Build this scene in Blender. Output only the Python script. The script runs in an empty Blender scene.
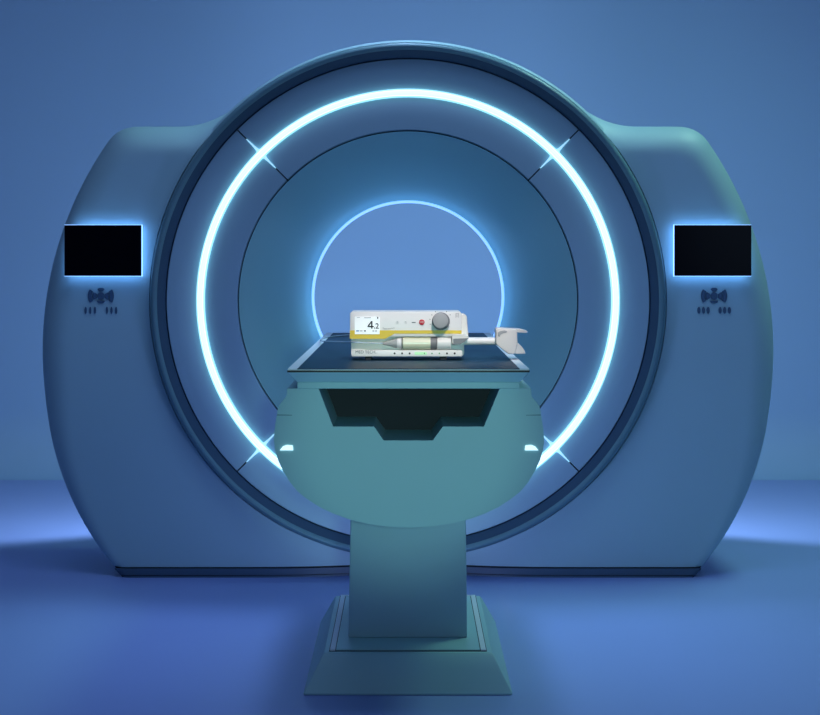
import bpy, bmesh, math
from math import sin, cos, pi, sqrt, radians
from mathutils import Vector

C = bpy.context.scene.collection
F = 1818.0            # focal length in pixels (820 px wide frame)
CAM_Y, CAM_Z = -6.0, 1.053

def X(px, y): return (px - 408.0) * (y - CAM_Y) / F
def Z(py, y): return CAM_Z - (py - 258.0) * (y - CAM_Y) / F
def P(px, py, y): return (X(px, y), Z(py, y))

# ------------------------------------------------------------------ materials
def mat(name, col, rough=0.45, metal=0.0, emit=None, strength=0.0, trans=0.0, coat=0.0, noise=0.0, alpha=1.0, spec=0.5, scale=6.0):
    m = bpy.data.materials.new(name); m.use_nodes = True
    nt = m.node_tree; b = nt.nodes['Principled BSDF']
    b.inputs['Base Color'].default_value = (*col, 1)
    b.inputs['Roughness'].default_value = rough
    b.inputs['Metallic'].default_value = metal
    b.inputs['Specular IOR Level'].default_value = spec
    b.inputs['Coat Weight'].default_value = coat
    b.inputs['Transmission Weight'].default_value = trans
    b.inputs['Alpha'].default_value = alpha
    if emit:
        b.inputs['Emission Color'].default_value = (*emit, 1)
        b.inputs['Emission Strength'].default_value = strength
    if noise > 0:
        tc = nt.nodes.new('ShaderNodeTexCoord'); n = nt.nodes.new('ShaderNodeTexNoise')
        n.inputs['Scale'].default_value = scale; n.inputs['Detail'].default_value = 3
        nt.links.new(tc.outputs['Object'], n.inputs['Vector'])
        mx = nt.nodes.new('ShaderNodeMix'); mx.data_type = 'RGBA'
        mx.inputs['A'].default_value = (*[c * (1 - noise) for c in col], 1)
        mx.inputs['B'].default_value = (*[min(1, c * (1 + noise)) for c in col], 1)
        nt.links.new(n.outputs['Fac'], mx.inputs['Factor'])
        nt.links.new(mx.outputs['Result'], b.inputs['Base Color'])
    return m

M = {}
M['shell'] = mat('shell_paint', (0.40, 0.63, 0.68), 0.52, noise=0.02, spec=0.5)
M['rim'] = mat('rim_paint', (0.135, 0.27, 0.31), 0.36, noise=0.02, spec=0.35)
M['rimdark'] = mat('dark_rim_trim', (0.045, 0.09, 0.15), 0.5, noise=0.02, spec=0.12)
M['face'] = mat('face_paint', (0.34, 0.53, 0.62), 0.45, noise=0.02)
M['funnel'] = mat('funnel_paint', (0.35, 0.63, 0.56), 0.45, noise=0.02)
M['plinth'] = mat('plinth_rubber', (0.06, 0.12, 0.18), 0.5, noise=0.05)
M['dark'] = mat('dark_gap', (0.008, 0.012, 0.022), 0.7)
M['trimline'] = mat('pale_trim', (0.55, 0.72, 0.80), 0.3, metal=0.3)
M['led'] = mat('led_core', (0.9, 0.95, 1), 0.4, emit=(0.44, 0.63, 0.78), strength=1.8)
M['ledfringe'] = mat('led_diffuser', (0.6, 0.9, 0.95), 0.4, emit=(0.42, 0.86, 1.0), strength=1.0)
M['seamspill'] = mat('seam_light_spill', (0.6, 0.85, 0.95), 0.4, emit=(0.40, 0.78, 1.0), strength=0.9)  # emissive colour imitating LED light leaking along the seams
M['boreled'] = mat('bore_led', (0.6, 0.8, 1), 0.4, emit=(0.18, 0.37, 0.95), strength=1.75)
M['backlight'] = mat('display_backlight', (0.6, 0.8, 1), 0.4, emit=(0.24, 0.48, 1.0), strength=2.6)
M['display'] = mat('display_glass', (0.0012, 0.002, 0.005), 0.15, spec=0.06)
M['button'] = mat('button_rubber', (0.055, 0.12, 0.20), 0.55, noise=0.05)
M['table'] = mat('table_paint', (0.34, 0.60, 0.62), 0.45, noise=0.02)
M['tray'] = mat('tray_paint', (0.46, 0.74, 0.76), 0.4, noise=0.02)
M['column'] = mat('column_paint', (0.36, 0.58, 0.62), 0.42, noise=0.03)
M['base'] = mat('base_paint', (0.42, 0.70, 0.70), 0.40, noise=0.03)
M['strip'] = mat('pale_metal_strip', (0.88, 0.93, 0.97), 0.40, metal=0.0)
M['glass'] = mat('tabletop_glass', (0.008, 0.044, 0.078), 0.40, spec=0.07, noise=0.05)
M['black'] = mat('black_edge', (0.004, 0.006, 0.012), 0.5)
M['floor'] = mat('floor_paint', (0.29, 0.40, 0.78), 0.42, noise=0.03, scale=1.5, spec=0.3)
M['wall'] = mat('wall_paint', (0.33, 0.51, 0.74), 0.6, noise=0.015, scale=1.0, spec=0.2)
M['white'] = mat('white_plastic', (0.86, 0.85, 0.83), 0.38)
M['cream'] = mat('cream_plastic', (0.80, 0.77, 0.73), 0.42)
M['greyp'] = mat('grey_plastic', (0.42, 0.42, 0.43), 0.45)
M['midgrey'] = mat('mid_grey_plastic', (0.22, 0.22, 0.24), 0.45)
M['yellow'] = mat('yellow_stripe', (0.80, 0.56, 0.02), 0.4)
M['red'] = mat('red_button', (0.62, 0.02, 0.04), 0.35)
M['ink'] = mat('grey_ink', (0.07, 0.07, 0.08), 0.5)
M['paleink'] = mat('pale_ink', (0.50, 0.50, 0.52), 0.5)
M['blueink'] = mat('blue_ink', (0.15, 0.30, 0.55), 0.5)
M['blackdot'] = mat('black_dot', (0.01, 0.01, 0.01), 0.5)
M['lcd'] = mat('lcd_white', (0.85, 0.88, 0.90), 0.3, emit=(0.95, 0.98, 1.0), strength=0.25)
M['greenled'] = mat('green_led', (0.5, 0.85, 0.5), 0.4, emit=(0.45, 1.0, 0.45), strength=0.2)
M['greendim'] = mat('green_dot', (0.20, 0.42, 0.22), 0.4)
M['fluid'] = mat('pale_yellow_fluid', (0.80, 0.80, 0.58), 0.2, spec=0.6)
M['clear'] = mat('clear_plastic', (0.72, 0.74, 0.74), 0.15, trans=0.35, spec=0.6)
M['rubber'] = mat('stopper_rubber', (0.20, 0.20, 0.21), 0.5)
M['tubing'] = mat('tubing_plastic', (0.55, 0.68, 0.80), 0.25, spec=0.6)
M['marker'] = mat('marker_lamp', (0.8, 0.95, 1), 0.4, emit=(0.62, 0.90, 1.0), strength=1.1)

# ------------------------------------------------------------------ helpers
def link(name, verts, faces, m, parent=None, smooth=None, bevel=0.0, seg=2, bevang=40, mats=None):
    me = bpy.data.meshes.new(name)
    off = Vector((0, 0, 0))
    p = parent
    while p is not None:
        off += Vector(p.location); p = p.parent
    me.from_pydata([tuple(Vector(v) - off) for v in verts], [], faces)
    me.materials.append(M[m])
    bm = bmesh.new(); bm.from_mesh(me)
    bmesh.ops.remove_doubles(bm, verts=bm.verts, dist=1e-6)
    bmesh.ops.recalc_face_normals(bm, faces=bm.faces)
    if bevel > 0:
        es = [e for e in bm.edges if len(e.link_faces) == 2 and e.calc_face_angle(0) > radians(bevang)]
        bmesh.ops.bevel(bm, geom=es, offset=bevel, segments=seg, affect='EDGES', profile=0.5, clamp_overlap=True)
    bm.to_mesh(me); bm.free()
    if smooth:
        me.shade_smooth(); me.set_sharp_from_angle(angle=radians(smooth))
    o = bpy.data.objects.new(name, me); C.objects.link(o)
    if parent: o.parent = parent
    return o

def thing(name, loc, label, cat, group=None):
    o = bpy.data.objects.new(name, None); C.objects.link(o)
    o.empty_display_size = 0.1
    o.location = loc; o['label'] = label; o['category'] = cat
    if group: o['group'] = group
    return o

class MB:
    def __init__(s): s.v = []; s.f = []
    def add(s, v, f):
        n = len(s.v); s.v += [tuple(a) for a in v]; s.f += [tuple(i + n for i in q) for q in f]; return s
    def prism(s, poly, y0, y1, shrink=1.0, poly2=None):
        n = len(poly); q = poly2 or poly
        s.add([(x, y0, z) for x, z in poly] + [(x, y1, z) for x, z in q],
              [tuple(range(n)), tuple(range(2 * n - 1, n - 1, -1))] + [(i, (i + 1) % n, n + (i + 1) % n, n + i) for i in range(n)])
        return s
    def box(s, x0, x1, y0, y1, z0, z1):
        return s.prism([(x0, z0), (x1, z0), (x1, z1), (x0, z1)], y0, y1)
    def hex8(s, lo, hi):      # lo, hi: 4 points each (loops)
        return s.add(list(lo) + list(hi), [(3, 2, 1, 0), (4, 5, 6, 7), (0, 1, 5, 4), (1, 2, 6, 5), (2, 3, 7, 6), (3, 0, 4, 7)])
    def lathe(s, prof, cx, cz, a0=0.0, a1=2 * pi, n=192, closed=True):
        full = abs(a1 - a0 - 2 * pi) < 1e-6
        k = len(prof); cnt = n if full else n + 1
        v = []
        for i in range(cnt):
            a = a0 + (a1 - a0) * i / n
            for r, y in prof: v.append((cx + r * cos(a), y, cz + r * sin(a)))
        f = []
        for i in range(n):
            j = (i + 1) % cnt
            for t in range(k if closed else k - 1):
                u = (t + 1) % k
                f.append((i * k + t, i * k + u, j * k + u, j * k + t))
        if not full and closed:
            f.append(tuple(range(k))); f.append(tuple((cnt - 1) * k + t for t in range(k - 1, -1, -1)))
        return s.add(v, f)
    def lathex(s, prof, cy, cz, n=32):   # prof of (x, r) about an x axis, capped
        k = len(prof); v = []
        for i in range(n):
            a = 2 * pi * i / n
            for x, r in prof: v.append((x, cy + r * cos(a), cz + r * sin(a)))
        f = [(i * k + t, i * k + t + 1, ((i + 1) % n) * k + t + 1, ((i + 1) % n) * k + t) for i in range(n) for t in range(k - 1)]
        f.append(tuple(i * k for i in range(n))); f.append(tuple(i * k + k - 1 for i in range(n - 1, -1, -1)))
        return s.add(v, f)
    def tube(s, pts, r, n=10):
        pts = [Vector(p) for p in pts]; k = len(pts); v = []; up = Vector((0, 0, 1))
        for i, p in enumerate(pts):
            t = (pts[min(i + 1, k - 1)] - pts[max(i - 1, 0)]).normalized()
            a = t.cross(up).normalized(); b = a.cross(t).normalized()
            for j in range(n):
                w = 2 * pi * j / n; v.append(p + a * r * cos(w) + b * r * sin(w))
        f = [(i * n + j, i * n + (j + 1) % n, (i + 1) * n + (j + 1) % n, (i + 1) * n + j) for i in range(k - 1) for j in range(n)]
        f.append(tuple(range(n))); f.append(tuple((k - 1) * n + j for j in range(n - 1, -1, -1)))
        return s.add(v, f)
    def go(s, name, m, parent=None, **kw): return link(name, s.v, s.f, m, parent, **kw)

def spline(pts, n=8):
    out = []; pts = [Vector(p) for p in pts]
    for i in range(len(pts) - 1):
        p0 = pts[max(i - 1, 0)]; p1 = pts[i]; p2 = pts[i + 1]; p3 = pts[min(i + 2, len(pts) - 1)]
        for j in range(n):
            t = j / n
            out.append(0.5 * ((2 * p1) + (p2 - p0) * t + (2 * p0 - 5 * p1 + 4 * p2 - p3) * t * t + (3 * p1 - p0 - 3 * p2 + p3) * t ** 3))
    out.append(pts[-1]); return out

def rrect(x0, x1, z0, z1, r, n=5):
    pts = []
    for cx, cz, a in ((x1 - r, z1 - r, 0), (x0 + r, z1 - r, pi / 2), (x0 + r, z0 + r, pi), (x1 - r, z0 + r, 3 * pi / 2)):
        for i in range(n + 1):
            t = a + pi / 2 * i / n; pts.append((cx + r * cos(t), cz + r * sin(t)))
    return pts

def text(name, s, px, py, y, hpx, m, parent, align='LEFT', wpx=None, depth=0.0004):
    """letters standing on the plane at y, baseline at py, height hpx pixels"""
    cu = bpy.data.curves.new(name, 'FONT'); cu.body = s; cu.align_x = align; cu.size = 1.0; cu.extrude = 0.0; cu.offset = 0.0 if len(s) > 2 else 0.02
    t = bpy.data.objects.new('t', cu); C.objects.link(t)
    dg = bpy.context.evaluated_depsgraph_get(); me = bpy.data.meshes.new_from_object(t.evaluated_get(dg))
    bpy.data.objects.remove(t)
    d = (y - CAM_Y) / F
    vs = [v.co.copy() for v in me.vertices]; fs = [tuple(p.vertices) for p in me.polygons]
    zmax = max(v.y for v in vs); x0 = min(v.x for v in vs); x1 = max(v.x for v in vs)
    k = hpx * d / zmax; kx = (wpx * d / (x1 - x0)) if wpx else k
    ox, oz = P(px, py, y); shift = -x0 if align == 'LEFT' else 0
    n = len(vs)
    V = [(ox + (v.x + shift) * kx, y - depth, oz + v.y * k) for v in vs]
    return link(name, V, fs, m, parent)

# ------------------------------------------------------------------ setting
def structure(o): o['kind'] = 'structure'; return o
HW = 9.0; YB = 2.62; CR = 0.30
structure(MB().box(-HW, HW, -9.0, YB, -0.05, 0.0).go('floor', 'floor'))
v = []; prof = [(YB, 0.0)]
for i in range(1, 17):
    a = pi / 2 * i / 16; prof.append((YB + CR * sin(a), CR - CR * cos(a)))
prof += [(YB + CR, 6.0), (YB + CR + 0.1, 6.0), (YB + CR + 0.1, -0.05), (YB, -0.05)]
n = len(prof)
structure(link('wall_back', [(-HW, y, z) for y, z in prof] + [(HW, y, z) for y, z in prof],
     [tuple(range(n)), tuple(range(2 * n - 1, n - 1, -1))] + [(i, (i + 1) % n, n + (i + 1) % n, n + i) for i in range(n)], 'wall', smooth=30))

# ------------------------------------------------------------------ scanner
CX, CZ = 0.0, 0.9125
sc = thing('mri_scanner', (0, 0, 0), 'large round blue-teal body scanner with glowing white ring, standing on the floor', 'medical scanner')
RC, ZC, ZT = 1.232, 0.742, 1.497      # silhouette circle and flat shoulder height
BW, BD = 0.11, 0.15                  # rounded front edge
def smax(a, b, k):
    h = max(k - abs(a - b), 0) / k; return max(a, b) + h * h * k * 0.25
def smin(a, b, k): return -smax(-a, -b, k)
def rcz(z): return RC - 0.030 * max(0, (0.45 - z) / 0.45) ** 1.5
def sdf(x, z):
    d1 = smax(sqrt(x * x + (z - ZC) ** 2) - rcz(z), z - ZT, 0.05)
    d2 = sqrt(x * x + (z - CZ) ** 2) - 0.868
    return smin(d1, d2, 0.10)
ZB = 0.033
def rho(a):
    lo, hi = 0.80, 2.0
    for _ in range(40):
        m_ = (lo + hi) / 2
        if sdf(m_ * cos(a), CZ + m_ * sin(a)) < 0: lo = m_
        else: hi = m_
    r = lo; hit = False
    if sin(a) < 0:
        rb = (CZ - ZB) / -sin(a)
        if rb < r: r = rb; hit = True
    return r, hit
def yfront(x, z):
    bw = 0.03 + (BW - 0.03) * max(0, min(1, (z - 0.03) / 0.6))
    e = max(0.0, -sdf(x, z)); u = 1 - min(e / bw, 1)
    q = max(0, min(1, (z - 0.03) / 0.6)); q = q * q * (3 - 2 * q)
    y = (0.025 + (BD - 0.025) * q) * (1 - sqrt(max(0, 1 - u * u)))
    return y + 0.075 * math.exp(-(x / 0.25) ** 2) * max(0, min(1, (0.5 - z) / 0.5))
xc = sqrt(rcz(ZB) ** 2 - (ZC - ZB) ** 2)   # corner where the silhouette meets the plinth
ang = [2 * pi * i / 480 for i in range(480)]
ac = math.atan2(ZB - CZ, xc) % (2 * pi)
ang = sorted(ang + [ac - 1e-4, ac + 1e-4, (pi - ac) % (2 * pi) - 1e-4, (pi - ac) % (2 * pi) + 1e-4])
NS = 30; R0 = 0.8545; YBK = 0.60
V = []; Fc = []; rows = 0
for a in ang:
    r1, hit = rho(a); col = []
    col.append((R0, 0.12))
    for i in range(NS + 1):
        t = i / NS; s = 1 - (1 - t) ** 2
        r = R0 + (r1 - R0) * s; x = r * cos(a); z = CZ + r * sin(a)
        col.append((r, yfront(x, z)))
    col.append((r1, 0.35)); col.append((r1 - 0.004, YBK - 0.02)); col.append((r1 - 0.024, YBK)); col.append((0.60, YBK + 0.02)); col.append((0.350, YBK + 0.03))
    rows = len(col)
    V += [(r * cos(a), y, max(ZB, CZ + r * sin(a))) for r, y in col]
na = len(ang)
for i in range(na):
    j = (i + 1) % na
    for t in range(rows - 1): Fc.append((i * rows + t, i * rows + t + 1, j * rows + t + 1, j * rows + t))
link('body_shell', V, Fc, 'shell', sc, smooth=35)

# plinth (seam, band, base line) following the front of the body
def plinth_band(name, z0, z1, inset, m):
    xs = [sin(pi / 2 * (-1 + 2 * i / 100)) for i in range(101)]
    v = []; k = len(xs)
    w0 = sqrt(rcz(z0) ** 2 - (ZC - z0) ** 2) - 0.003; w1 = sqrt(rcz(z1) ** 2 - (ZC - z1) ** 2) - 0.003
    def fy(x): 
        return yfront(x * (1 - 1e-4), (z0 + z1) / 2) + inset
    for zz, ww in ((z0, w0), (z1, w1)):
        v += [(x * ww, fy(x * w0 * 0.9995), zz) for x in xs]
        v += [(x * ww, YBK - 0.01, zz) for x in xs]
    f = []
    for i in range(k - 1):
        f.append((i, i + 1, 2 * k + i + 1, 2 * k + i)); f.append((k + i, 3 * k + i, 3 * k + i + 1, k + i + 1))
        f.append((i, k + i, k + i + 1, i + 1)); f.append((2 * k + i, 2 * k + i + 1, 3 * k + i + 1, 3 * k + i))
    f.append((0, 2 * k, 3 * k, k)); f.append((k - 1, 2 * k - 1, 4 * k - 1, 3 * k - 1))
    return link(name, v, f, m, sc, smooth=30)
plinth_band('plinth_seam', 0.0285, 0.0335, 0.008, 'dark')
plinth_band('plinth', 0.0078, 0.0285, -0.010, 'plinth')
plinth_band('plinth_groove', 0.0055, 0.0078, -0.006, 'dark')
plinth_band('plinth_foot', 0.0, 0.0055, -0.012, 'plinth')

# rim
rp = [(0.8010, 0.03), (0.8010, -0.004), (0.8035, -0.008), (0.8245, -0.045), (0.829, -0.050), (0.835, -0.0515), (0.841, -0.048), (0.8455, -0.040), (0.848, -0.028), (0.848, 0.115), (0.83, 0.115)]
MB().lathe(rp, CX, CZ, n=256).go('rim', 'rim', sc, smooth=32)
MB().lathe([(0.8005, 0.03), (0.8005, -0.005), (0.8030, -0.0095), (0.8180, -0.0355), (0.8225, -0.0425), (0.8225, -0.030), (0.806, 0.03)], CX, CZ, n=256).go('rim_inner_trim', 'rimdark', sc, smooth=32)
# bright edge bead and dark groove between the rim and the drum
MB().lathe([(0.8555, 0.035), (0.8560, 0.030), (0.8640, 0.040), (0.8665, 0.06), (0.8555, 0.06)], CX, CZ, a0=radians(40), a1=radians(140), n=120).go('edge_bead', 'shell', sc, smooth=40)
MB().lathe([(0.846, 0.10), (0.846, 0.125), (0.857, 0.125), (0.857, 0.10)], CX, CZ, n=200).go('rim_groove', 'dark', sc)
# dark backing behind the face panels
MB().lathe([(0.5595, 0.035), (0.80, 0.035), (0.80, 0.05), (0.5595, 0.05)], CX, CZ, n=200).go('face_backing', 'dark', sc)

# face panels: a shallow valley with the light ring in its bottom, seams on the diagonals
gap = 0.0022
YV = 0.022
for q in range(4):
    c0 = radians(45 + 90 * q)
    for nm, pr in (('inner_panel', [(0.5625, 0.028), (0.5625, 0.003), (0.565, 0.0), (0.600, 0.0015), (0.635, 0.008), (0.6730, YV), (0.6730, 0.030)]),
                   ('outer_panel', [(0.7010, 0.030), (0.7010, YV), (0.735, 0.008), (0.768, 0.001), (0.7955, 0.0), (0.7975, 0.003), (0.7975, 0.028)])):
        mb = MB()
        n = 60; k = len(pr); vv = []
        for i in range(n + 1):
            for r, y in pr:
                g = gap / r
                a = c0 + g + (pi / 2 - 2 * g) * i / n
                vv.append((CX + r * cos(a), y, CZ + r * sin(a)))
        ff = [(i * k + t, i * k + (t + 1) % k, (i + 1) * k + (t + 1) % k, (i + 1) * k + t) for i in range(n) for t in range(k)]
        ff += [tuple(range(k)), tuple(n * k + t for t in range(k - 1, -1, -1))]
        mb.add(vv, ff); mb.go(nm, 'face', sc, smooth=30)
# light ring
core = [(0.6868 + 0.0088 * cos(t), 0.013 - 0.0100 * sin(t)) for t in [pi * i / 12 for i in range(13)]] + [(0.6780, 0.03), (0.6956, 0.03)][::1]
lr = MB().lathe(core, CX, CZ, n=256).go('light_ring', 'led', sc, smooth=50)
fr = MB().lathe([(0.6735, 0.030), (0.6735, 0.0125), (0.6776, 0.0095), (0.6776, 0.030)], CX, CZ, n=256)
fr.lathe([(0.6958, 0.030), (0.6958, 0.0095), (0.7003, 0.0125), (0.7003, 0.030)], CX, CZ, n=256)
fr.go('diffuser_edge', 'ledfringe', lr)
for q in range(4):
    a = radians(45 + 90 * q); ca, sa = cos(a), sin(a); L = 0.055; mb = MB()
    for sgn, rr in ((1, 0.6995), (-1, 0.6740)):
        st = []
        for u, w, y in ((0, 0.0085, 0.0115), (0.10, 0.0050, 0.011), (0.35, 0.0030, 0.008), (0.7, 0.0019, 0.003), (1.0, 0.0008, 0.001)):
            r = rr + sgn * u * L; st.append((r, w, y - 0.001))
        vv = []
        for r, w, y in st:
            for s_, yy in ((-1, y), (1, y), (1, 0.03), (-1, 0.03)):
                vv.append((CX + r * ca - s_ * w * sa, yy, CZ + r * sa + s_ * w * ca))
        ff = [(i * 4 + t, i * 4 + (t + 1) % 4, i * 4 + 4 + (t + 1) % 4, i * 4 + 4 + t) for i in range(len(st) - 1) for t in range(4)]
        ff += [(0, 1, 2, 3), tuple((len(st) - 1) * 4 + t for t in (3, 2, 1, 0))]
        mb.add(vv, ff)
    mb.go('seam_light_spill', 'seamspill', lr)  # tapered glowing spikes stand in for ring light spilling into the seams

# funnel into the bore
fp = []
for i in range(41):
    u = 1 - i / 40; r = 0.350 + (0.5585 - 0.350) * u
    fp.append((r, 0.003 + 0.597 * (1 - u ** 1.8)))
back = [(r + 0.001, y + 0.015) for r, y in reversed(fp)]
MB().lathe([(0.5585, 0.035)] + fp[0:] + [(0.350, 0.612), (0.3545, 0.615)] + back[1:], CX, CZ, n=200).go('bore_funnel', 'funnel', sc, smooth=35)
MB().lathe([(0.3445 + 0.0048 * cos(t), 0.597 + 0.026 * sin(t)) for t in [2 * pi * i / 16 for i in range(16)]], CX, CZ, n=200).go('bore_light_ring', 'boreled', sc, smooth=60)

# displays with backlight, and the button clusters under them
def display(x0):
    y = -0.040
    a, b = P(x0, 276, y), P(x0 + 77, 225, y)
    d = MB().box(a[0], b[0], y, y + 0.010, a[1], b[1]).go('display_screen', 'display', sc, bevel=0.0015)
    e = 0.0012
    MB().box(a[0] - e, b[0] + e, y + 0.0105, y + 0.019, a[1] - e, b[1] + e).go('backlight', 'backlight', d)
    MB().box(a[0] + 0.045, b[0] - 0.045, y + 0.0195, 0.03, a[1] + 0.045, b[1] - 0.045).go('mount', 'dark', d)
display(64.3); display(674.5)
def poly_btn(pts, h=0.005, m='button'):
    MB().prism(pts, -h, 0.004).go('control_button', m, sc, bevel=0.0010, seg=2)
def cluster(cx, cy, tight):
    d = 6.0 / F
    def W(x, y): return (X(cx, 0) + x * d, Z(cy, 0) - y * d)
    def sector(r0, r1, a0, a1, n=10):
        o = [W(r1 * cos(radians(a0 + (a1 - a0) * i / n)), -r1 * sin(radians(a0 + (a1 - a0) * i / n))) for i in range(n + 1)]
        return o + [W(r0 * cos(radians(a1 - (a1 - a0) * i / n)), -r0 * sin(radians(a1 - (a1 - a0) * i / n))) for i in range(n + 1)]
    g = 3.0
    poly_btn(sector(9.0, 13.0, -31, 31)); poly_btn(sector(9.0, 13.0, 149, 211))       # outer petals
    poly_btn(sector(4.2, 8.4, -28, 28)); poly_btn(sector(4.2, 8.4, 152, 208))         # inner petals
    poly_btn([W(x, y) for x, y in ((-3.6, -7.0), (-1.5, -8.2), (1.5, -8.2), (3.6, -7.0), (1.8, -4.4), (-1.8, -4.4))])
    poly_btn([W(x, y) for x, y in ((-4.2, 4.6), (4.2, 4.6), (3.0, 6.8), (1.2, 7.5), (-1.2, 7.5), (-3.0, 6.8))])
    poly_btn([W(3.5 * cos(t), 3.9 * sin(t)) for t in [2 * pi * i / 20 for i in range(20)]])
    for s in (-1, 1):
        for k in range(3):
            x = s * (6.0 + k * 4.6); w = 1.15 if not tight else 1.6
            poly_btn([W(x + w * cos(t), 14.3 + 3.6 * sin(t) * (1 if not tight else 0.95)) for t in [2 * pi * i / 16 for i in range(16)]])
cluster(101, 296, False); cluster(714, 296, True)

# ------------------------------------------------------------------ patient table
tb = thing('patient_table', (0, -1.2, 0), 'teal patient table on a wide column and sloped foot, in front of the scanner', 'patient table')
# foot
def loopz(xh0, y0, y1, z): return [(-xh0, y0, z), (xh0, y0, z), (xh0, y1, z), (-xh0, y1, z)]
mb = MB(); lay = [(0.2515, -1.625, -0.76, 0.0), (0.2515, -1.625, -0.76, 0.006), (0.240, -1.612, -0.773, 0.027), (0.225, -1.596, -0.790, 0.055), (0.210, -1.576, -0.812, 0.084), (0.2045, -1.566, -0.822, 0.0905)]
vv = []; off = -0.0003
for xh, y0, y1, z in lay: vv += loopz(xh, y0, y1, z)
ff = [(3, 2, 1, 0), tuple(len(vv) - 4 + i for i in range(4))]
for i in range(len(lay) - 1):
    for t in range(4): ff.append((i * 4 + t, i * 4 + (t + 1) % 4, i * 4 + 4 + (t + 1) % 4, i * 4 + 4 + t))
base = mb.add(vv, ff).go('foot', 'base', tb, bevel=0.004, seg=3, bevang=55, smooth=22)
zt = 0.0905
yf, yb = -1.551, -0.825
xo = 0.191
MB().box(-xo - .002, xo + .002, yf - .002, yb + .002, zt, zt + 0.0012).go('inlay_groove', 'dark', base)
MB().box(-xo + .0145, xo - .0145, yf + .004, yb - .0145, zt + 0.0012, zt + 0.003).go('inlay_panel', 'base', base)
for s in (-1, 1):
    MB().box(min(s * xo, s * (xo - .0125)), max(s * xo, s * (xo - .0125)), yf, yb, zt + 0.0012, zt + 0.004).go('inlay_strip', 'strip', base)
MB().box(-xo + .013, xo - .013, yb - .012, yb, zt + 0.0012, zt + 0.004).go('inlay_strip', 'strip', base)
# column
yc = -1.405
xl0, xr0 = X(348.2, yc), X(467.2, yc); xl1, xr1 = X(351.2, yc), X(465.6, yc)
zc0, zc1 = zt + 0.003, Z(487, yc)
mb = MB().hex8([(xl0, yc, zc0), (xr0, yc, zc0), (xr0, -0.95, zc0), (xl0, -0.95, zc0)], [(xl1, yc, zc1), (xr1, yc, zc1), (xr1, -0.95, zc1), (xl1, -0.95, zc1)])
mb.go('column', 'column', tb, bevel=0.003, seg=3)
# housing
yh = -1.86
half = [(287, 388.5), (286.6, 396), (283.5, 400), (279, 405.5), (277.3, 411), (276, 420), (274.6, 430), (273.8, 440), (275, 450), (278, 460),
        (283, 471), (290, 482.5), (298, 492), (307.6, 499.5), (320, 507.5), (333, 513.5), (350, 519.6), (370, 524.3), (390, 526.8), (409, 527.5)]
left = [P(a, b, yh) for a, b in half]
XM = X(409, yh)
right = [(2 * XM - x, z) for x, z in left[:-1]][::-1]
rec = [P(a, b, yh) for a, b in ((499.7, 388.5), (484, 426.6), (443, 426.6), (432.7, 440.5), (383.7, 440.5), (374, 426.6), (333, 426.6), (318.5, 388.5))]
zh = Z(388.5, yh)
outer = left + right
poly = outer + rec
mb = MB()
n = len(poly)
yr = -1.00
# front face as two halves to stay simple polygons
li = len(left) - 1
def U(y, sc_=1.0): return [(XM + (x - XM) * sc_, y, zh + (z - zh) * sc_) for x, z in poly]
vv = [(x, yh, z) for x, z in poly] + [(x, yr, z) for x, z in poly]
nrec = len(outer)
lface = list(range(0, li + 1)) + [nrec + 4, nrec + 5, nrec + 6, nrec + 7]
rface = list(range(li, len(outer))) + [nrec + 0, nrec + 1, nrec + 2, nrec + 3, nrec + 4]
ff = [tuple(lface), tuple(rface)]
for i in range(n):
    j = (i + 1) % n
    ff.append((i, j, n + j, n + i))
# solid rear part
m0 = len(vv)
ye = -0.42
vv += [(x * 0.97, ye, z + (zh - z) * 0.10) for x, z in outer]
no = len(outer)
for i in range(no - 1): ff.append((n + i, n + i + 1, m0 + i + 1, m0 + i))
ff.append((n + no - 1, n + 0, m0 + 0, m0 + no - 1))
ff.append(tuple(m0 + i for i in range(no)))
ff.append(tuple(n + nrec + i for i in range(8)))   # back wall of the cavity
hs = link('housing', vv, ff, 'table', tb, smooth=30)
MB().prism([(XM + (x - XM) * 0.999, z - 0.0002) for x, z in rec], -1.60, -1.59).go('cavity_shade_plate', 'dark', hs)  # black plate stands in for the deep shade inside the cavity
for s in (0, 1):
    pts = [(279.8, 450.2), (283.0, 446.3), (287.0, 444.9), (292.6, 445.4), (293.2, 450.2)]
    if s: pts = [(818 - a, b) for a, b in pts][::-1]
    MB().prism([P(a, b, yh) for a, b in pts], yh - 0.003, yh + 0.01).go('marker_light', 'marker', hs)
    pts = [(277.3, 414.4), (292, 414.9), (292, 415.5), (277.0, 415.5)]
    if s: pts = [(818 - a, b) for a, b in pts][::-1]
    MB().prism([P(a, b, yh) for a, b in pts], yh - 0.0008, yh + 0.01).go('side_seam', 'rim', hs)
# tabletop
ZTOP = 0.8028; yt = -1.90; ye2 = 0.10; hw = 0.2735
def slab(name, hw0, y0, z0, hw1, y1, z1, m, par, ye_=ye2, bevel=0.0015, cx=0.001):
    return MB().hex8([(cx - hw0, y0, z0), (cx + hw0, y0, z0), (cx + hw0, ye_, z0), (cx - hw0, ye_, z0)], [(cx - hw1, y1, z1), (cx + hw1, y1, z1), (cx + hw1, ye_, z1), (cx - hw1, ye_, z1)]).go(name, m, par, bevel=bevel)
slab('under_rail', 0.253, -1.868, zh, 0.253, -1.868, 0.7710, 'table', tb, ye_=0.04)
tray = slab('tabletop', 0.253, -1.869, 0.7710, 0.2715, -1.896, 0.7950, 'tray', tb, ye_=0.08)
slab('edge_band', hw, yt, 0.7950, hw, yt, 0.7996, 'black', tray, bevel=0)
slab('pale_edge', hw - .001, yt + .001, 0.7996, hw - .001, yt + .001, 0.8012, 'strip', tray, bevel=0)
gp = MB().box(-0.250, 0.252, yt + 0.004, ye2 - 0.02, 0.8012, 0.8028).go('glass_panel', 'glass', tray)
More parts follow.
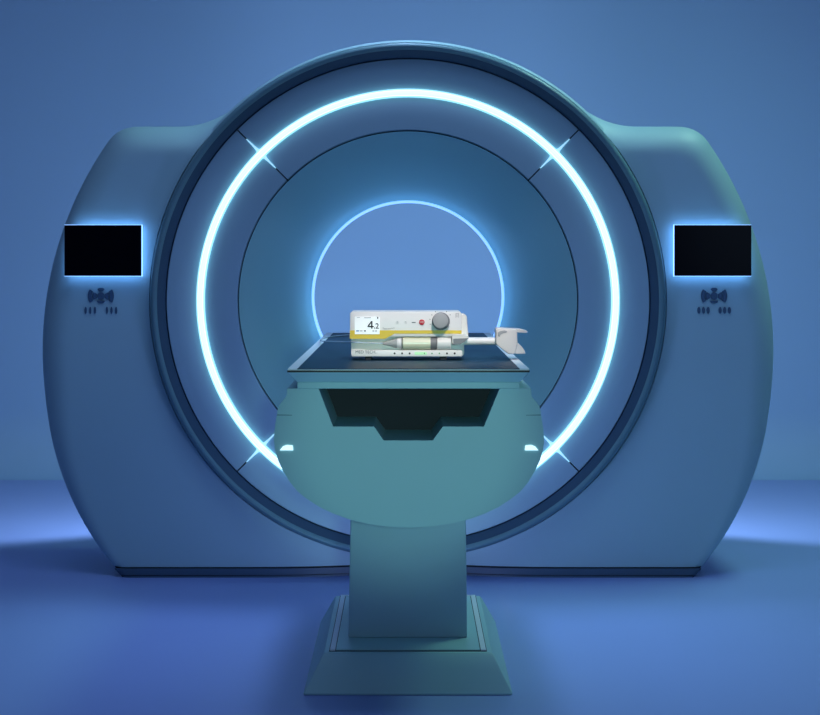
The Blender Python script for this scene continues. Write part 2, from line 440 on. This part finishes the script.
for s in (-1, 1):
    x0, x1 = sorted((0.001 + s * 0.2725, 0.001 + s * 0.2515))
    MB().box(x0, x1, yt + 0.001, ye2 - 0.001, 0.8012, 0.8030).go('side_strip', 'strip', tray)
MB().box(-0.25, 0.252, ye2 - 0.0195, ye2 - 0.001, 0.8012, 0.8030).go('rear_strip', 'strip', tray)

# ------------------------------------------------------------------ infusion pump
yp = -1.555
pm = thing('infusion_pump', (X(407, yp), yp + 0.08, ZTOP), 'white infusion pump with yellow stripe and grey knob on the glass tabletop', 'medical device')
def bx(a, b, c, d, y=yp): # pixel rectangle -> world
    p, q = P(a, d, y), P(b, c, y); return p[0], q[0], p[1], q[1]
def slabp(name, px0, px1, py0, py1, y0, y1, m, par, r=0.004, bevel=0.0012):
    a = bx(px0, px1, py0, py1, y0)
    return MB().prism(rrect(a[0], a[1], a[2], a[3], r), y0, y1).go(name, m, par, bevel=bevel, smooth=40)
up = slabp('upper_housing', 350, 461.5, 311.8, 336.5, yp, yp + 0.15, 'white', pm, r=0.006)
lo = slabp('lower_housing', 351, 463, 333, 356.5, yp + 0.030, yp + 0.15, 'white', pm, r=0.005)
lip = slabp('front_lip', 351, 462.5, 350.2, 356.5, yp + 0.002, yp + 0.032, 'white', pm, r=0.004)
MB().prism([P(a, b, yp + .05) for a, b in ((459, 314.3), (464.5, 314.3), (466.8, 316.0), (468.4, 335.5), (464.2, 345), (464.2, 354.5), (463.0, 355.8), (459, 355.8))][::-1], yp + 0.05, yp + 0.15).go('rear_mount', 'cream', pm, bevel=0.002)
ys = yp - 0.0012
stripe = [(349.8, 330.3), (349.8, 338.8), (385, 338.8), (394.5, 333.7), (461.6, 333.7), (461.6, 330.3)]
MB().prism([P(a, b, yp) for a, b in stripe], ys, yp + 0.02).go('yellow_stripe', 'yellow', up)
scn = slabp('pump_screen', 354.8, 379.6, 316.8, 334.2, yp - 0.0025, yp + 0.01, 'lcd', up, r=0.0008, bevel=0)
yl = yp - 0.0028
def stroke(name, polys, m, par, y):
    mb = MB()
    for pl in polys: mb.prism([P(a, b, y) for a, b in pl], y - 0.0004, y + 0.001)
    return mb.go(name, m, par)
stroke('screen_digit', [[(371.0, 320.9), (372.5, 320.9), (372.5, 328.6), (371.0, 328.6)], [(367.5, 325.8), (373.7, 325.8), (373.7, 327.2), (367.5, 327.2)],
                        [(371.2, 320.9), (371.2, 323.0), (369.2, 325.9), (367.5, 325.9)]], 'ink', scn, yl)
stroke('screen_point', [[(374.0, 327.5), (375.0, 327.5), (375.0, 328.6), (374.0, 328.6)]], 'ink', scn, yl)
text('screen_digit', '2', 375.5, 328.5, yl, 5.4, 'ink', scn, wpx=3.4)
def bar(name, a, b, c, d, m, par, y=yl): 
    q = bx(a, b, c, d, y); return MB().box(q[0], q[1], y - 0.0004, y + 0.002, q[2], q[3]).go(name, m, par)
bar('status_mark', 356.6, 360.0, 317.3, 318.0, 'paleink', scn)
bar('status_mark', 364.0, 371.0, 317.3, 318.3, 'paleink', scn)
bar('status_mark', 377.0, 378.3, 316.9, 318.8, 'ink', scn)
for a, b, m in ((356, 359, 'blueink'), (359.6, 362.6, 'paleink'), (363.8, 366, 'ink'), (372.2, 374.4, 'paleink'), (374.9, 377.2, 'paleink')):
    bar('status_mark', a, b, 330.3, 331.5, m, scn)
# a faint script line above the stripe, in five short strokes
for a, b, c in ((382.6, 383.8, 327.6), (383.6, 387.4, 328.4), (387.6, 390.8, 328.3), (390.9, 393.2, 327.9), (393.4, 394.6, 327.6)):
    bar('script_mark', a, b, c, c + 0.75, 'paleink', up, yp - 0.0004)
# soft keys
def disc(name, px, py, rpx, y0, y1, m, par, n=32, bevel=0.0):
    x, z = P(px, py, y0); r = rpx * (y0 - CAM_Y) / F
    return MB().prism([(x + r * cos(2 * pi * i / n), z + r * sin(2 * pi * i / n)) for i in range(n)], y0, y1).go(name, m, par, smooth=40, bevel=bevel)
for a in (397.4, 405.6):
    k = disc('soft_key', a, 322.2, 1.7, yp - 0.0008, yp + 0.002, 'white', up)
    bar('key_mark', a - 0.8, a + 0.8, 321.5, 322.1, 'paleink', k, yp - 0.001); bar('key_mark', a - 0.4, a + 1.0, 322.7, 323.2, 'paleink', k, yp - 0.001)
bar('key_mark', 411.8, 415.6, 322.0, 322.7, 'ink', up, yp - 0.0008)
rb = disc('stop_button', 421.8, 322.2, 2.8, yp - 0.003, yp + 0.002, 'red', up, bevel=0.0005)
text('stop_lettering', 'STOP', 419.8, 322.8, yp - 0.0034, 1.2, 'white', rb, wpx=4.0)
kb = disc('control_knob', 441.0, 321.3, 8.9, yp - 0.012, yp + 0.005, 'midgrey', up, n=40, bevel=0.001)
disc('knob_cap', 440.4, 320.6, 7.6, yp - 0.026, yp - 0.0115, 'greyp', kb, n=40, bevel=0.0012)
for t in (120, 145, 170, 195, 60, 35):
    px, py = 441 + 11.2 * cos(radians(t)), 321.3 - 11.2 * sin(radians(t))
    disc('dial_tick', px, py, 0.42, yp - 0.0006, yp + 0.001, 'ink', up, n=10)
for a, b, c, d in ((455.6, 456.2, 313.6, 317.6), (458.4, 459.0, 313.6, 317.6), (455.6, 459.0, 313.4, 314.0), (456.8, 457.4, 315, 317.2)):
    bar('lock_mark', a, b, c, d, 'paleink', up, yp - 0.0006)
# lettering and lamps on the lip
text('name_lettering', 'MED TECH', 355.6, 353.4, yp + 0.0015, 2.9, 'ink', lip, wpx=19.5)
bar('name_dash', 375.2, 377.4, 352.9, 353.3, 'paleink', lip, yp + 0.0016)
yd = yp + 0.0008
for a in (394.6, 402.1, 409.6, 447.0, 454.7): disc('indicator_dot', a, 353.4, 0.95, yd, yp + 0.005, 'blackdot', lip, n=16)
for a in (424.4, 432.0, 439.4): disc('indicator_dot', a, 353.4, 0.75, yd, yp + 0.005, 'greendim', lip, n=16)
slabp('green_lamp', 414.6, 427.0, 352.0, 354.8, yd + 0.0004, yp + 0.005, 'greenled', lip, r=0.003, bevel=0)
# feet
for a, b in ((365.4, 371.2), (440.0, 446.6)):
    for yy in (yp + 0.008, yp + 0.115):
        q = bx(a, b, 357, 361, yp + 0.02)
        MB().box(q[0], q[1], yy, yy + 0.02, ZTOP, bx(0, 1, 350, 356.4)[2]).go('foot', 'dark', pm, bevel=0.001)
# clamp, drive rod, drive head
cy = yp - 0.004
MB().prism([P(a, b, yp) for a, b in ((451.8, 334.6), (461, 334.0), (468.4, 335.6), (468.6, 338.2), (464.5, 341.6), (460, 344.6), (453.2, 344.8), (451.8, 342))], yp - 0.012, yp + 0.040).go('syringe_clamp', 'cream', pm, bevel=0.0012)
MB().prism([P(a, b, yp) for a, b in ((453, 338.5), (468.2, 337.9), (464.2, 341.7), (460, 344.0), (453.2, 344.2))], yp - 0.0135, yp - 0.0115).go('clamp_pad', 'midgrey', pm)
yR = yp + 0.055
xr, zr = P(463, 341.2, yR)
MB().lathex([(X(455, yR), 0.0095), (X(502, yR), 0.0095)], yR, zr, 32).go('drive_rod', 'white', pm, smooth=40)
hd = MB().prism([P(a, b, yp + .02) for a, b in ((496, 329), (498, 328), (515, 329.2), (517.2, 331), (517.6, 343), (515.6, 352.6), (513, 354), (508.5, 354), (504.5, 351.2), (497.5, 345.8), (496, 343))], yp + 0.02, yp + 0.095).go('drive_head', 'cream', pm, bevel=0.003, seg=3, smooth=40)
MB().prism([P(a, b, yp + .02) for a, b in ((510, 328.8), (515, 329.0), (521, 329.4), (527.4, 331.0), (528.0, 332.6), (526.5, 333.2), (515, 332.6))], yp + 0.03, yp + 0.085).go('release_lever', 'cream', hd, bevel=0.001)
MB().prism([P(a, b, yp + .02) for a, b in ((515, 341.8), (518.6, 343.6), (522.2, 347.0), (525.0, 350.8), (526.0, 354.2), (513, 354.0))], yp + 0.03, yp + 0.085).go('lower_flange', 'cream', hd, bevel=0.002)
MB().prism([P(a, b, yp + .02) for a, b in ((497.6, 332.6), (500.5, 330.9), (504.5, 330.2), (507.2, 330.9), (506.6, 332.4), (503, 333.0), (500.4, 334.6), (499.6, 336.6), (498.0, 336.0))], yp + 0.018, yp + 0.022).go('thumb_recess', 'greyp', hd, bevel=0.0006)

# ------------------------------------------------------------------ syringe in the pump
ysy = yp + 0.0115
xs0, zsy = P(402, 343.2, ysy); k = (ysy - CAM_Y) / F
sy = thing('syringe', (xs0, ysy, zsy), 'large clear syringe with pale yellow fluid lying in the pump cradle', 'syringe')
def sx(px): return X(px, ysy)
MB().lathex([(sx(402), 4.5 * k), (sx(403), 6.4 * k), (sx(431), 6.4 * k)], ysy, zsy).go('barrel', 'fluid', sy, smooth=40)
MB().lathex([(sx(383), 1.3 * k), (sx(388), 2.6 * k), (sx(396), 4.6 * k), (sx(402), 6.2 * k)], ysy, zsy).go('barrel_tip', 'clear', sy, smooth=50)
MB().lathex([(sx(397), 4.9 * k), (sx(397.6), 5.2 * k), (sx(400.6), 5.9 * k), (sx(401), 5.6 * k)], ysy - 0.0006, zsy).go('tip_collar', 'white', sy, smooth=50)
MB().lathex([(sx(429.8), 5.4 * k), (sx(430.6), 6.55 * k), (sx(436.4), 6.55 * k), (sx(437.2), 5.6 * k)], ysy, zsy).go('stopper', 'rubber', sy, smooth=40)
MB().lathex([(sx(437.2), 6.3 * k), (sx(450), 6.3 * k), (sx(451), 6.0 * k)], ysy, zsy).go('plunger', 'white', sy, smooth=40)
# tubing
tub_pts = [(sx(383.6), ysy, zsy), (sx(370), ysy - 0.001, zsy + 0.0005), (X(350, yp), yp + 0.012, Z(342.3, yp)), (X(335, -1.2), -1.2, Z(341.6, -1.2)),
           (X(322, -0.8), -0.8, Z(341.0, -0.8)), (-0.262, -0.56, 0.8058), (-0.262, -0.40, 0.8050), (-0.235, -0.24, 0.8048), (-0.17, -0.10, 0.8048), (-0.09, -0.03, 0.8048)]
ln = MB().tube(spline(tub_pts, 10), 0.0018).go('infusion_tube', 'tubing', None, smooth=60)
ln['label'] = 'thin clear tube leading from the syringe tip towards the left table edge'; ln['category'] = 'tube'

# ------------------------------------------------------------------ lights
w = bpy.data.worlds.new('World'); bpy.context.scene.world = w; w.use_nodes = True
w.node_tree.nodes['Background'].inputs['Color'].default_value = (0.24, 0.36, 0.70, 1)
w.node_tree.nodes['Background'].inputs['Strength'].default_value = 0.125

def area(name, loc, target, sx_, sy_, col, power, spread=180):
    l = bpy.data.lights.new(name, 'AREA'); l.shape = 'RECTANGLE'; l.size = sx_; l.size_y = sy_; l.color = col; l.energy = power; l.spread = radians(spread)
    o = bpy.data.objects.new(name, l); C.objects.link(o); o.location = loc
    o.rotation_euler = (Vector(target) - Vector(loc)).to_track_quat('-Z', 'Y').to_euler(); return o
def spot(name, loc, target, col, power, ang_, blend=0.5, size=0.05):
    l = bpy.data.lights.new(name, 'SPOT'); l.color = col; l.energy = power; l.spot_size = radians(ang_); l.spot_blend = blend; l.shadow_soft_size = size
    o = bpy.data.objects.new(name, l); C.objects.link(o); o.location = loc
    o.rotation_euler = (Vector(target) - Vector(loc)).to_track_quat('-Z', 'Y').to_euler(); return o
def point(name, loc, col, power, size=0.05):
    l = bpy.data.lights.new(name, 'POINT'); l.color = col; l.energy = power; l.shadow_soft_size = size
    o = bpy.data.objects.new(name, l); C.objects.link(o); o.location = loc; return o

for s in (-1, 1): spot('backdrop_lamp', (s * 0.78, 0.86, 0.82), (s * 1.38, 1.66, 0.87), (0.54, 0.72, 1.0), 46, 165, 0.25, 0.04)
area('key_softbox', (2.2, 0.55, 4.3), (0.9, 0.1, 1.0), 1.2, 0.8, (0.42, 0.84, 0.66), 30, 120)
spot('floor_spot', (0.0, 0.85, 4.6), (0.0, -0.75, 0.0), (0.38, 0.60, 1.0), 340, 33, 1.0, 0.40)
area('overhead_softbox', (0, -1.9, 4.2), (0, -1.9, 0), 3.0, 1.8, (0.38, 0.56, 1.0), 42)
area('floor_bounce_fill', (0, -0.72, 0.03), (0, -0.05, 0.62), 0.26, 0.12, (0.36, 0.46, 1.0), 2.1, 140)  # added fill hidden behind the column, imitates blue bounce off the floor
area('front_fill', (3.2, -7.0, 1.8), (0.6, 0, 0.8), 2.5, 2.0, (0.44, 0.64, 0.9), 25)
spot('table_spot', (0.15, -5.9, 1.0), (0, -1.86, 0.65), (0.50, 1.0, 0.92), 160, 10, 0.4, 0.1)
spot('pump_fill', (0.35, -3.6, 2.6), (0.06, yp + 0.02, 0.862), (1.0, 0.89, 0.84), 205, 11, 0.35, 0.06)  # added unseen warm spot, keeps the pump white under the blue lights

# ------------------------------------------------------------------ camera
cd = bpy.data.cameras.new('camera'); cd.sensor_width = 36; cd.lens = 36 * F / 820
cd.shift_x = 2 / 820; cd.shift_y = -99.5 / 820; cd.clip_end = 60
co = bpy.data.objects.new('camera', cd); C.objects.link(co); co.location = (0, CAM_Y, CAM_Z); co.rotation_euler = (pi / 2, 0, 0)
S = bpy.context.scene; S.camera = co
S.view_settings.view_transform = 'Standard'; S.view_settings.look = 'None'; S.view_settings.exposure = 0.0; S.view_settings.gamma = 1.0
S.view_settings.use_curve_mapping = False
